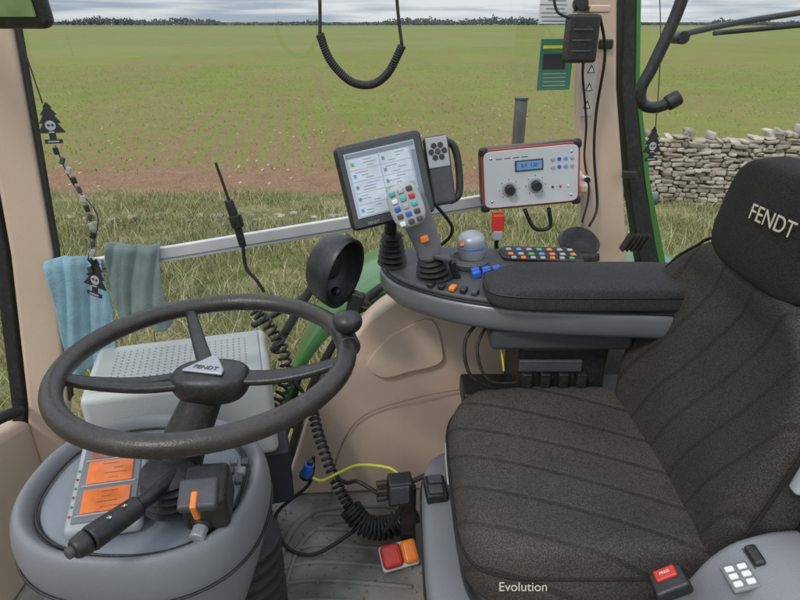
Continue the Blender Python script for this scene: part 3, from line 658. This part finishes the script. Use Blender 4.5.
bc=[TEAL,GREYL,GREYD,WHITE,TEAL,RED,BLUE,GREYL,TEAL,GREYD,BLUE,GREYD,WHITE,GREYD,GREYD]
for i in range(15):
    box(joy,'button_%d'%i,(-.0175+(i%3)*.0175,.030-(i//3)*.0155,.0100),(.012,.010,.006),bc[i],M=Mj,bev=.0025)
box(joy,'orange_switch',(.050,1.163,.848),(.017,.010,.014),ORANGE,rot=(0,-18,0),bev=.003)
box(joy,'palm_rest',(.088,1.19,.80),(.040,.035,.012),GREYD,rot=(0,15,0),bev=.005)
# ------------------------------------------------------------ terminal
tm=parent('touchscreen_terminal')
M,w,h=fr((-.130,1.20,1.022),(.040,1.245,1.052),(-.082,1.175,.862))
w=.182;h=.172
box(tm,'housing',(0,0,-.018),(w,h,.036),BLACK,bev=.012,seg=4,M=M)
box(tm,'bezel',(0,0,.001),(w-.012,h-.012,.003),GREYD,bev=.001,M=M)
box(tm,'screen',(-.002,.004,.003),(w-.036,h-.042,.002),SCREEN,bev=0,M=M)
Wp=mat('ui_pale',(.42,.47,.51),.2,var=.14,vscale=26,emis=.22); Up=mat('ui_grey',(.16,.20,.24),.2,var=.02,emis=.15); UG=mat('ui_green',(.25,.40,.28),.2,emis=.15)
box(tm,'ui_header',(-.002,.0625,.0046),(w-.040,.008,.0006),Up,bev=0,M=M)
box(tm,'ui_side_bar',(.066,-.004,.0046),(.010,.108,.0006),Up,bev=0,M=M)
for i in range(2):
    for j in range(5):
        box(tm,'ui_tile_%d_%d'%(i,j),(-.038+i*.0635,.046-j*.0232,.0046),(.0620,.0222,.0006),UG if (i,j)==(1,3) else Wp,bev=0,M=M)
        for q in range(3): box(tm,'ui_line_%d_%d_%d'%(i,j,q),(-.038+i*.0635+random.uniform(-.014,.012),.0525-j*.0232-q*.0062,.0053),(random.uniform(.008,.028),.0010,.0004),random.choice([Up,Up,Up,Up,LBLUE,GRN]),bev=0,M=M)
        box(tm,'ui_icon_%d_%d'%(i,j),(-.062+i*.0635,.046-j*.0232,.0053),(.006,.007,.0004),random.choice([Up,GRN,LBLUE,Up,Up]),bev=0,M=M)
text(tm,'maker_mark','FENDT',M@Matrix.Translation((-.045,-h/2+.011,.0030)),.008,GREYL)
kpd=parent('keypad_remote')
M2=axes((1,.2,.12),(.15,.25,1),(.083,1.262,.965))
box(kpd,'remote_body',(0,0,0),(.054,.145,.022),GREYD,bev=.010,M=M2,seg=4)
box(kpd,'remote_face',(-.001,.038,.011),(.046,.062,.004),GREYL,bev=.006,M=M2)
for a in range(6): cyl(kpd,'pad_key_%d'%a,(-.001+.014*math.cos(a*1.047),.040+.014*math.sin(a*1.047),.012),(-.001+.014*math.cos(a*1.047),.040+.014*math.sin(a*1.047),.0155),.0058,INK,M=M2,seg=14,bev=.001)
cyl(kpd,'pad_centre',(-.001,.040,.012),(-.001,.040,.0165),.006,GREYD,M=M2)
tube(kpd,'loop_handle',[M2@V(q) for q in((.018,.060,-.01),(.040,.045,-.01),(.045,.0,-.01),(.038,-.055,-.01),(.015,-.068,-.01))],.008,BLACK)
ma=parent('terminal_mount_arm')
tube(ma,'arm_post',[(-.01,1.24,.92),(-.02,1.26,.85),(-.02,1.29,.78),(-.015,1.31,.745)],.014,BLACK)
for i in range(6): revolve(ma,'gaiter_%d'%i,[(.015,-.007),(.034-.002*i,0),(.015,.007)],(-.018,1.275-.002*i,.755+.013*i),(0,-.2,1),RUB,seg=24)
tube(ma,'cable_loop',[(.06,1.30,.90),(.12,1.33,.82),(.10,1.35,.77),(.04,1.34,.75)],.004,RUB)
box(ma,'clamp',(.035,1.285,.90),(.05,.04,.05),GREYD,rot=(0,20,10),bev=.006)
# ------------------------------------------------------------ control box
cb=parent('implement_control_box')
M,w,h=fr((.190,1.40,.978),(.412,1.405,.998),(.205,1.392,.842))
box(cb,'case',(0,0,-.030),(w+.010,h+.008,.055),BLACK,bev=.016,seg=5,M=M)
prism(cb,'case_edge',sup(0,0,(w+.008)/2,(h+.006)/2,56,14),'z',-.008,.000,mat('red_gasket_edge',(.30,.055,.03),.45),bev=.003,M=M)
prism(cb,'face_plate',sup(0,0,(w-.003)/2,(h-.005)/2,56,14),'z',-.001,.0035,mat('faceplate',(.50,.515,.52),.45,var=.04),bev=.0012,M=M)
for a in(-1,1):
    for b2 in(-1,1): box(cb,'corner_guard',(a*(w/2-.003),b2*(h/2-.003),-.006),(.022,.022,.016),BLACK,bev=.007,M=M)
box(cb,'lcd_bezel',(-.005,.028,.0045),(.066,.026,.003),GREYD,bev=.002,M=M); box(cb,'lcd',(-.005,.028,.0065),(.058,.019,.002),LCD,bev=0,M=M)
text(cb,'lcd_digits','0.0  120',M@Matrix.Translation((-.005,.028,.0078)),.012,INK,.0001)
for xk,yk in((-.052,-.024),(.010,-.020)):
    cyl(cb,'knob_base',(xk,yk,.003),(xk,yk,.006),.018,GREYL,M=M); cyl(cb,'knob',(xk,yk,.005),(xk,yk,.024),.0125,BLACK,r2=.011,M=M)
    for a in range(7): cyl(cb,'scale_dot',(xk+.023*math.cos(a*.8-.8),yk+.023*math.sin(a*.8-.8),.0035),(xk+.023*math.cos(a*.8-.8),yk+.023*math.sin(a*.8-.8),.0042),.0012,INK,M=M,seg=8,bev=0)
for i in range(4):
    for j in range(2): cyl(cb,'push_%d_%d'%(i,j),(.050+i*.015,.036-j*.018,.003),(.050+i*.015,.036-j*.018,.0065),.0042,[GREYL,BLUE,LBLUE,GREYL][i],M=M,seg=14,bev=.001)
for i in range(3): cyl(cb,'led_%d'%i,(.050+i*.018,-.028,.003),(.050+i*.018,-.028,.006),.003,[GREYD,RED,WHITE][i],M=M,seg=10,bev=.001)
for i in range(4): box(cb,'print_line_%d'%i,(-.075+i*.02,.048,.0039),(.014,.0016,.0004),INK,bev=0,M=M)
for a in(-1,1):
    for b2 in(-1,1): cyl(cb,'screw',(a*(w/2-.018),b2*(h/2-.018),.002),(a*(w/2-.018),b2*(h/2-.018),.005),.003,CHROME,M=M,seg=10,bev=0)
box(cb,'mount_bracket',(.440,1.50,.885),(.05,.16,.022),BEIGE,rot=(0,0,-10),bev=.006)
cyl(cb,'clamp_bolt',(.455,1.47,.90),(.455,1.445,.90),.010,CHROME)
box(cb,'red_connector',(.235,1.385,.812),(.028,.026,.045),RED,bev=.005)
box(cb,'grey_connector',(.235,1.383,.783),(.024,.024,.026),GREYL,bev=.004)
tube(cb,'connector_cable',[(.30,1.40,.84),(.33,1.41,.79),(.37,1.42,.79),(.36,1.41,.84)],.005,RUB)
tube(cb,'supply_cable',[(.235,1.385,.77),(.24,1.40,.74),(.27,1.43,.70)],.005,RUB)
# ------------------------------------------------------------ black cup
lp=parent('phone_cup_holder')
ax=V((.80,-.50,-.22)).normalized()
revolve(lp,'cup_shell',[(.012,-.066),(.044,-.060),(.066,-.042),(.074,-.015),(.076,.015),(.074,.018),(.069,.016),(.066,-.010),(.055,-.032),(.033,-.045),(.004,-.047)],(-.128,1.165,.775),ax,BLACK,sc=(.86,1.08),sub=1)
box(lp,'inner_pad',(-.128+ax.x*-.030,1.165+ax.y*-.030,.775+ax.z*-.030),(.05,.05,.06),RUB,rot=(10,20,-38),bev=.02)
tube(lp,'stem',[(-.14,1.19,.72),(-.12,1.24,.68),(-.08,1.33,.62)],.010,BLACK)
box(lp,'clip',(-.095,1.16,.705),(.03,.025,.05),BLACK,rot=(0,20,0),bev=.006)
hc=parent('hanging_coil_cord')
tube(hc,'strap_left',[(-.117,1.0,1.47),(-.119,1.0,1.30),(-.122,1.0,1.232)],.0026,BLACK)
tube(hc,'strap_right',[(-.010,1.0,1.47),(-.006,1.0,1.30),(.003,1.0,1.216)],.0026,BLACK)
coil(hc,'coil',[(-.122,1.0,1.232),(-.108,1.0,1.195),(-.078,1.0,1.165),(-.045,1.0,1.160),(-.018,1.0,1.178),(.003,1.0,1.216)],.0048,.0020,64,RUB)
TREE=[(0,.05),(.008,.040),(.006,.038),(.015,.026),(.010,.025),(.020,.010),(.013,.010),(.025,-.008),(.006,-.008),(.006,-.020),(.016,-.020),(.016,-.028),(-.016,-.028),(-.016,-.020),(-.006,-.020),(-.006,-.008),(-.025,-.008),(-.013,.010),(-.020,.010),(-.010,.025),(-.015,.026),(-.006,.038),(-.008,.040)]
def fresh(M,sc,pts,beads=False):
    p=parent('air_freshener')
    prism(p,'card',[(a*sc,b*sc) for a,b in TREE],'z',-.001,.001,INKB,bev=0,M=M)
    revolve(p,'skull_print',[(.0095*sc,0),(.0095*sc,.0005),(.0085*sc,.0006)],M@V((0,.006*sc,.0011)),M.to_3x3()@V((0,0,1)),GREYL,seg=18)
    for q in (-1,1): cyl(p,'eye_print',M@V((q*.0036*sc,.007*sc,.0015)),M@V((q*.0036*sc,.007*sc,.0021)),.0026*sc,INK,seg=10,bev=0)
    for k,(yy_,ww) in enumerate(((-.0065,.010),(-.024,.020))): box(p,'print_%d'%k,(0,yy_*sc,.0016),(ww*sc,.0024*sc,.0006),GREYL,bev=0,M=M)
    tube(p,'string',pts,.0012,INK)
    return p
M=axes((1,.25,0),(0,.1,1),(-.645,1.14,1.070))
p=fresh(M,.95,[(-.65,1.14,1.115),(-.665,1.14,1.28),(-.70,1.2,1.44)])
M=axes((1,-.3,-.25),(.25,0,1),(-.630,1.14,.760))
p=fresh(M,1.1,[(-.645,1.14,1.04),(-.63,1.14,.97),(-.595,1.14,.90),(-.635,1.14,.81)])
for i in range(14):
    t=i/13; box(p,'bead_%d'%i,(-.645+.035*math.sin(t*2.8),1.138,1.03-.24*t),(.009,.007,.014),[BLACK,GREYD,GREYL][i%3],rot=(0,random.uniform(-30,30),20),bev=.002)
M=axes((1,.25,0),(0,.1,1),(.622,1.50,.965)); fresh(M,1.05,[(.622,1.50,1.01),(.60,1.5,1.2),(.59,1.6,1.43)])
mo=parent('rear_view_monitor')
box(mo,'housing',(-.580,.915,1.303),(.20,.03,.125),BLACK,rot=(8,0,-6),bev=.012,seg=4)
box(mo,'screen',(-.580,.897,1.305),(.178,.004,.100),GREENF,rot=(8,0,-6),bev=.001)
tube(mo,'arm',[(-.60,.93,1.33),(-.64,1.0,1.42),(-.66,1.0,1.47)],.01,BLACK)
# ------------------------------------------------------------ labels, sensors at pillar
lb=parent('instruction_label')
Ml=axes((1,.265,0),(0,0,1),(.365,wy(.365)-.004,1.285))
box(lb,'white_sheet',(0,.015,0),(.09,.11,.0012),INKW,bev=0,M=Ml)
for i in range(12): box(lb,'print_%d'%i,(random.uniform(-.012,-.002),.060-i*.0085,.0011),(random.uniform(.045,.07),.0018,.0004),Up,bev=0,M=Ml)
Mg=axes((1,.265,0),(0,0,1),(.375,wy(.375)-.004,1.155)); GS=mat('green_sign_print',(.05,.17,.11),.4)
box(lb,'green_sheet',(0,0,0),(.088,.115,.0012),GS,bev=0,M=Mg)
box(lb,'yellow_line',(0,.040,.0011),(.075,.007,.0004),YEL,bev=0,M=Mg); box(lb,'dark_panel',(-.005,.008,.0011),(.060,.035,.0004),INK,bev=0,M=Mg)
for i in range(4): box(lb,'sign_text_%d'%i,(0,-.020-i*.009,.0011),(.060,.002,.0004),GREYL,bev=0,M=Mg)
sb=parent('antenna_receiver')
box(sb,'body',(.405,1.465,1.215),(.070,.04,.100),BLACK,rot=(0,0,12),bev=.008)
for i in range(3): box(sb,'body_rib_%d'%i,(.402,1.443,1.19+i*.022),(.045,.004,.004),GREYD,rot=(0,0,12),bev=.001)
box(sb,'bracket',(.43,1.50,1.275),(.05,.09,.016),BEIGE,rot=(0,0,12),bev=.004)
cyl(sb,'mount_knob',(.395,1.45,1.285),(.40,1.50,1.285),.014,BLACK)
tube(sb,'cable',[(.44,1.46,1.26),(.475,1.50,1.18),(.485,1.54,1.05),(.50,1.56,.94),(.53,1.57,.80),(.50,1.52,.76)],.0035,RUB)
tube(sb,'cable_second',[(.415,1.46,1.165),(.43,1.50,1.13),(.465,1.545,1.02),(.475,1.555,.93),(.50,1.56,.84),(.48,1.52,.77)],.0028,RUB)
tube(sb,'aerial_wire',[(.33,1.46,1.32),(.345,1.46,1.27),(.385,1.45,1.255)],.003,RUB)
tube(sb,'cable_upper',[(.385,1.46,1.27),(.38,1.47,1.34),(.40,1.52,1.44)],.0035,RUB)
ws=parent('warning_sticker')
Ms=axes((1,.265,0),(-.12,-.03,1),(.470,wy(.470)-.003,1.10))
box(ws,'sticker',(0,0,0),(.036,.135,.0012),mat('sticker_white',(.50,.44,.38),.5),bev=0,M=Ms)
for i in range(3):
    prism(ws,'triangle_%d'%i,[(-.011,.045-i*.042-.010),(.011,.045-i*.042-.010),(0,.045-i*.042+.010)],'z',.0008,.0013,GREYD,bev=0,M=Ms)
    prism(ws,'triangle_inner_%d'%i,[(-.007,.045-i*.042-.008),(.007,.045-i*.042-.008),(0,.045-i*.042+.004)],'z',.0015,.0018,WHITE,bev=0,M=Ms)
vp=parent('air_vent')
revolve(vp,'vent_ring',[(.05,0),(.055,.01),(.045,.022),(.03,.018),(.01,.02)],(.47,1.50,.715),(0,-.5,1),BLACK)
for i in range(5): box(vp,'louvre_%d'%i,(.62+i*.012,1.56,.70),(.004,.03,.05),BLACK,rot=(0,25,0),bev=.001)
gh=parent('grab_handle')
tube(gh,'handle_bar',[(.555,1.3,1.34),(.540,1.3,1.26),(.512,1.3,1.17),(.495,1.3,1.125),(.503,1.3,1.095),(.53,1.3,1.088),(.560,1.3,1.098)],.012,BLACK)
cyl(gh,'handle_end',(.552,1.3,1.094),(.578,1.3,1.110),.016,BLACK,bev=.005)
box(gh,'handle_mount',(.575,1.38,1.42),(.04,.2,.04),BLACK,bev=.006)
tube(gh,'upper_strut',[(.555,1.3,1.34),(.57,1.32,1.42)],.012,BLACK)
wp=parent('window_wiper')
tube(wp,'wiper_arm',[(.72,1.72,1.215),(.88,1.75,1.245),(1.10,1.79,1.275)],.008,BLACK)
tube(wp,'wiper_blade',[(.82,1.715,1.222),(.95,1.735,1.232),(1.12,1.76,1.245)],.006,RUB)
cyl(wp,'wiper_pivot',(.72,1.66,1.213),(.72,1.73,1.213),.016,BLACK)
ep=parent('mirror_post')
PG=mat('galvanised_post',(.16,.16,.16),.4,metal=.5)
cyl(ep,'post',(.425,2.2,.76),(.425,2.2,1.0),.022,PG,bev=.003)
cyl(ep,'post_cap',(.425,2.2,1.0),(.425,2.2,1.01),.024,GREYD)
tube(ep,'post_arm',[(.425,2.2,.77),(.60,1.98,.77),(.76,1.74,.77)],.018,PG)
hm=parent('radio_microphone_lead')
tube(hm,'lead_upper',[(-.383,1.25,.985),(-.375,1.25,.95),(-.365,1.25,.905)],.003,BLACK)
tube(hm,'grip',[(-.366,1.25,.905),(-.356,1.25,.86),(-.346,1.25,.80)],lambda t:.010-.003*abs(t-.3),BLACK)
cyl(hm,'collar',(-.357,1.25,.872),(-.352,1.25,.845),.014,BLACK)
tube(hm,'lead_lower',[(-.346,1.25,.80),(-.345,1.25,.75),(-.325,1.25,.72),(-.31,1.25,.69)],.004,BLACK)
ho=parent('mirror_arm')
tube(ho,'arm_bar',[(-.35,1.45,.42),(-.27,1.46,.55),(-.20,1.48,.66),(-.13,1.5,.74)],.012,BLACK)
tube(ho,'arm_bar_lower',[(-.40,1.45,.50),(-.29,1.46,.56),(-.20,1.48,.62)],.009,BLACK)
cc=parent('coiled_power_cable')
coil(cc,'coil',[(-.35,1.30,.62),(-.30,1.29,.55),(-.28,1.27,.46),(-.31,1.24,.38)],.013,.004,16,RUB)
# ------------------------------------------------------------ floor clutter
fc=parent('trailer_light_cable')
coil(fc,'coil_upper',[(-.225,1.27,.36),(-.205,1.25,.27),(-.17,1.22,.17),(-.13,1.19,.10)],.012,.004,20,RUB)
coil(fc,'coil_lower',[(-.13,1.19,.10),(-.09,1.17,.06),(-.03,1.17,.055),(.04,1.19,.09)],.026,.0055,17,RUB)
tube(fc,'lead',[(-.225,1.27,.36),(-.26,1.28,.42),(-.32,1.26,.47)],.005,RUB)
tube(fc,'floor_lead',[(-.12,1.17,.04),(-.22,1.12,.012),(-.30,1.15,.012),(-.34,1.25,.02),(-.25,1.28,.10),(-.23,1.27,.20)],.005,RUB)
yc=parent('yellow_cable')
tube(yc,'cable',[(-.235,1.19,.215),(-.20,1.18,.20),(-.15,1.17,.235),(-.10,1.15,.275),(-.03,1.13,.285),(.0,1.12,.27)],.0036,YEL)
bc_=parent('blue_plug')
cyl(bc_,'plug_body',(-.235,1.19,.215),(-.225,1.185,.250),.015,BLUE,r2=.012); cyl(bc_,'plug_collar',(-.238,1.192,.205),(-.235,1.19,.216),.018,BLACK)
cyl(bc_,'plug_nose',(-.225,1.185,.250),(-.222,1.183,.262),.008,BLACK)
bx=parent('cable_junction_box')
box(bx,'box',(.0,1.10,.245),(.058,.045,.070),BLACK,rot=(0,0,8),bev=.006); box(bx,'cover',(.0,1.075,.25),(.045,.006,.05),GREYD,rot=(0,0,8),bev=.002)
for i in range(3): cyl(bx,'socket_%d'%i,(-.055,1.09,.225+i*.022),(-.03,1.095,.225+i*.022),.008,BLACK,seg=12)
tube(bx,'lead_a',[(-.05,1.09,.24),(-.10,1.11,.26),(-.13,1.15,.22),(-.16,1.19,.2)],.005,RUB); tube(bx,'lead_b',[(.01,1.10,.21),(-.01,1.12,.14),(-.04,1.12,.09)],.006,RUB)
tube(bx,'lead_c',[(.03,1.10,.27),(.07,1.09,.30),(.09,1.05,.33)],.006,RUB)
box(bx,'holder',(.02,1.14,.11),(.04,.02,.22),BLACK,bev=.006)
ol=parent('trailer_lamp')
Mo=Matrix.Translation((-.002,1.085,.050))@Euler((math.radians(32),math.radians(-6),math.radians(14))).to_matrix().to_4x4()
box(ol,'lamp_base',(0,0,-.014),(.095,.062,.022),WHITE,bev=.008,M=Mo); box(ol,'red_lens',(-.020,0,.006),(.050,.056,.024),RED,bev=.010,seg=4,M=Mo); box(ol,'amber_lens',(.026,0,.006),(.038,.056,.024),mat('amber_lens_plastic',(.85,.22,.02),.25),bev=.010,seg=4,M=Mo)
for i in range(7): box(ol,'lens_rib_%d'%i,(-.036+i*.012,0,.0180),(.0016,.042,.002),ORANGE if i>3 else RED,bev=0,M=Mo)
# ------------------------------------------------------------ seat base
sbp=parent('seat_base')
pillow(sbp,'base_cover',sup(.33,.89,.285,.26,48,5),[(.93,.20),(.97,.22),(1.0,.29),(1.0,.325),(.98,.34),(.9,.345)],lambda a,b,d,s:(a,b,d),GREY,1)
pillow(sbp,'base_plinth',sup(.36,.88,.245,.22,40,4),[(1.05,.0),(1,.03),(.95,.10),(.92,.22)],lambda a,b,d,s:(a,b,d),GREYD,1)
for i in range(5): tube(sbp,'suspension_fold_%d'%i,[(.36+.24*c_[0],.88+.215*c_[1],.05+i*.035) for c_ in sup(0,0,1,1,24,4)],.010,RUB,cyc=True,n=2)
tube(sbp,'cover_seam',[(a,b,.30) for a,b in sup(.33,.89,.286,.261,40,5)],.0025,BLACK,cyc=True,n=2)
box(sbp,'switch_block',(.075,.985,.350),(.045,.065,.024),BLACK,rot=(0,0,6),bev=.005)
for i in range(2): box(sbp,'rocker_%d'%i,(.075,.97+i*.03,.364),(.030,.022,.008),GREYD,rot=(8,0,6),bev=.003)
box(sbp,'cream_cap',(.108,1.01,.40),(.02,.09,.05),WHITE,bev=.006)
sc_=parent('seat_side_panel')
pr=[(.20,.30),(.20,.375),(.30,.385),(.36,.41),(.415,.475),(.45,.545),(.50,.585),(.60,.600),(1.0,.60),(1.0,.20),(.3,.2)]
prc=[(p.x,p.y) for p in cat([(a,b,0) for a,b in pr[:9]],4)]+pr[9:]
prism(sc_,'panel_moulding',prc,'y',.40,.640,mat('side_panel_grey',(.19,.195,.21),.45,var=.05,vscale=6,bump=.3,bscale=450),bev=.022,seg=5)
Mk=axes((1,0,.62),(0,1,0),(.425,.605,.515))
box(sc_,'buckle_body',(-.030,.010,.015),(.052,.038,.024),BLACK,M=Mk,bev=.006)
box(sc_,'buckle_red_button',(-.030,.018,.026),(.032,.018,.010),RED,M=Mk,bev=.003)
text(sc_,'buckle_text','PRESS',Mk@Matrix.Translation((-.030,.018,.0313)),.006,INKW,.0002)
Mq=axes((1,0,.36),(0,1,0),(.475,.580,.569))
box(sc_,'button_frame',(-.0135,.0,.002),(.036,.042,.006),GREY,M=Mq,bev=.003)
for i in range(2):
    for j in range(3): box(sc_,'panel_button_%d_%d'%(i,j),(-.022+i*.017,-.012+j*.012,.006),(.012,.008,.005),WHITE,M=Mq,bev=.002)
box(sc_,'rocker_switch',(.018,.022,.006),(.016,.032,.014),BLACK,M=Mq,bev=.004); box(sc_,'rocker_switch_frame',(.018,.022,.001),(.022,.040,.008),GREYD,M=Mq,bev=.003)
lv=parent('seat_belt')
tube(lv,'webbing',[(.60,.60,.60),(.61,.61,.72),(.62,.63,.86),(.66,.66,1.0)],.018,RUB,flat=.2)
box(lv,'retractor',(.60,.615,.62),(.07,.05,.12),BLACK,rot=(0,8,0),bev=.01)
box(lv,'lever_handle',(.550,.628,.735),(.022,.02,.13),GREYL,rot=(0,10,0),bev=.006)
# ------------------------------------------------------------ recentre the parents on their parts
bpy.context.view_layer.update()
for e in [o for o in COL.objects if o.type=='EMPTY']:
    ch=[c for c in COL.objects if c.parent==e]
    pts=[c.matrix_world@V(q) for c in ch for q in c.bound_box]
    if not pts: continue
    ce=V(((min(p.x for p in pts)+max(p.x for p in pts))/2,(min(p.y for p in pts)+max(p.y for p in pts))/2,min(p.z for p in pts)))
    e.location=ce
    for c in ch: c.location=c.location-ce
